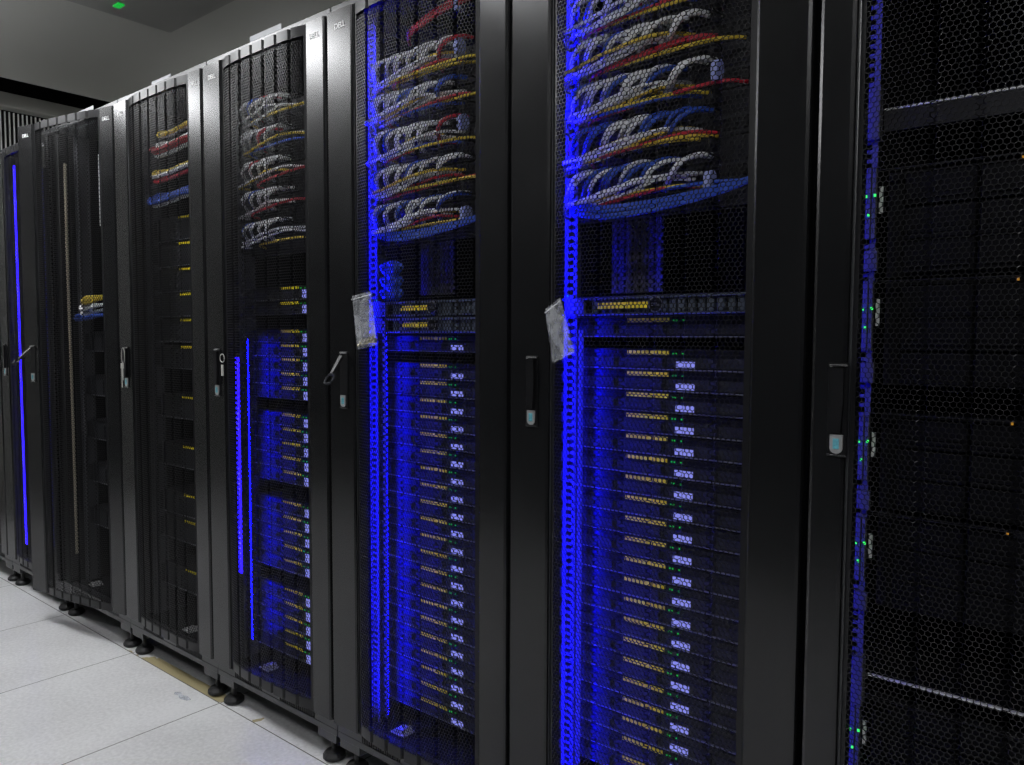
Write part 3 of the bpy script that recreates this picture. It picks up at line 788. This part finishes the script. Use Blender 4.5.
bag([(-0.035, 0.010), (0.0, 0.032), (0.034, -0.072), (-0.018, -0.094)], (1.962, -0.062, 1.193), (0, 0, 0.0), 'crumpled clear plastic bag hanging tilted at the mesh edge near the closed handle', 0.012)
bag([(-0.036, 0.058), (0.034, 0.068), (0.052, -0.058), (-0.020, -0.070)], (1.382, -0.060, 1.188), (0, 0, 0.0), 'flat clear zip bag with screws in its bottom, hung beside the open handle', 0.007, True)

def card(x, z0, w, h, label, m='paper', y=0.022):
    o = build('paper_card', MB().box(0, w, -0.0006, 0.0006, 0, h).box(0, w, 0.0007, 0.006, 0, 0.006), M[m], loc=(x, y, z0))
    tag(o, label, 'card', 'cards standing on the racks')
card(0.795, 1.945, 0.155, 0.063, 'tall pale paper card standing up behind the rack top rail')
card(0.20, 1.95, 0.13, 0.052, 'low pale card on the rack whose handle carries keys')
card(-0.42, 1.95, 0.16, 0.060, 'small pale card on top of the rack with the open door')

# keys on the handle of rack 0, ring and tag on rack 1
t = empty('key_bunch', 'silver bunch of keys hanging from the handle beside the uncoloured rack', 'keys', (0.074, -0.036, 1.11))
k1 = MB(); k1.tube([(0.012*math.cos(a*math.pi/6), -0.004, -0.030+0.028*math.sin(a*math.pi/6)) for a in range(12)], 0.0011, 5, 2, True); build('key_ring', k1, M['keysilver'], t)
for q, (dx, l) in enumerate(((-0.002, 0.045), (0.004, 0.06), (0.001, 0.085))):
    k2 = MB(); k2.box(dx-0.002, dx+0.003, -0.006-q*0.002, -0.005-q*0.002, -0.055-l, -0.070); k2.box(dx-0.007, dx+0.008, -0.006-q*0.002, -0.0045-q*0.002, -0.074, -0.056, 0.0006)
    build('key', k2, M['keysilver'], t)
t = empty('key_tag', 'small metal ring with a pale tag on the door edge near the glowing strip', 'key tag', (0.728, -0.044, 1.085))
k1 = MB(); k1.tube([(0.012*math.cos(a*math.pi/6), 0, 0.012*math.sin(a*math.pi/6)) for a in range(12)], 0.0014, 5, 2, True); build('ring', k1, M['keysilver'], t)
build('tag', MB().box(-0.006, 0.006, -0.001, 0.001, -0.052, -0.020, 0.0004), M['keysilver'], t)

# folded leaflets on the floor of some racks
for n, x, lb in ((0, 0.27, 'white folded leaflet lying at the bottom of '), (-1, 0.10, 'white folded leaflet lying at the bottom of '), (1, 0.145, 'leaflet lit blue at the bottom of '), (2, 0.15, 'leaflet lit blue at the bottom of ')):
    mb = MB(); mb.box(0, 0.048, 0, 0.04, 0.0, 0.005, 0.001); mb.prism([(0.004, 0.0055), (0.045, 0.0055), (0.042, 0.017), (0.010, 0.011)], 0.004, 0.036, 'y')
    o = build('folded_leaflet', mb, M['white'], loc=(0.6*n+x, 0.05, 0.1275)); tag(o, lb+RACKS[n][0], 'leaflet', 'folded leaflets in the racks')
# beige cord and pale duct in the open rack
o = build('hanging_cord', MB().tube([(-0.6+0.222, -0.038, 1.80), (-0.6+0.224, -0.04, 1.4), (-0.6+0.227, -0.038, 0.9), (-0.6+0.224, -0.036, 0.30)], 0.0055, 6, 8), M['beige'], smooth=True)
tag(o, 'beige braided cord hanging straight down inside the rack with its door ajar', 'cord')
o = build('cable_duct', MB().box(0, 0.02, 0, 0.012, 0, 1.6, 0.002), M['carrier'], loc=(-0.6+0.085, -0.065, 0.2))
tag(o, 'grey vertical cable duct behind the mesh of the ajar door', 'cable duct')
o = build('label_strip_holder', MB().box(0, 0.010, 0, 0.004, 0, 0.27, 0.001), M['white'], loc=(-0.6+0.30, 0.05, 1.57))
tag(o, 'short upright pale strip high inside the rack with its door ajar', 'strip')
strip(-1, 0.062, -0.062, 0.30, 1.80, 'faint blue light strip behind the mesh of the ajar door', w=0.016, m='bluefaint')
# torn tape on the floor
mb = MB(); mb.prism([(0, 0), (0.012, -0.008), (0.03, -0.004), (0.055, -0.012), (0.085, -0.004), (0.09, 0.008), (0.06, 0.012), (0.035, 0.006), (0.015, 0.014)], 0.0003, 0.0012)
o = build('tape_scrap', mb, M['bag'], loc=(0.44, -0.065, 0.0)); tag(o, 'torn scrap of clear tape stuck on the pale floor tile', 'tape')
print('cables', CABLES)
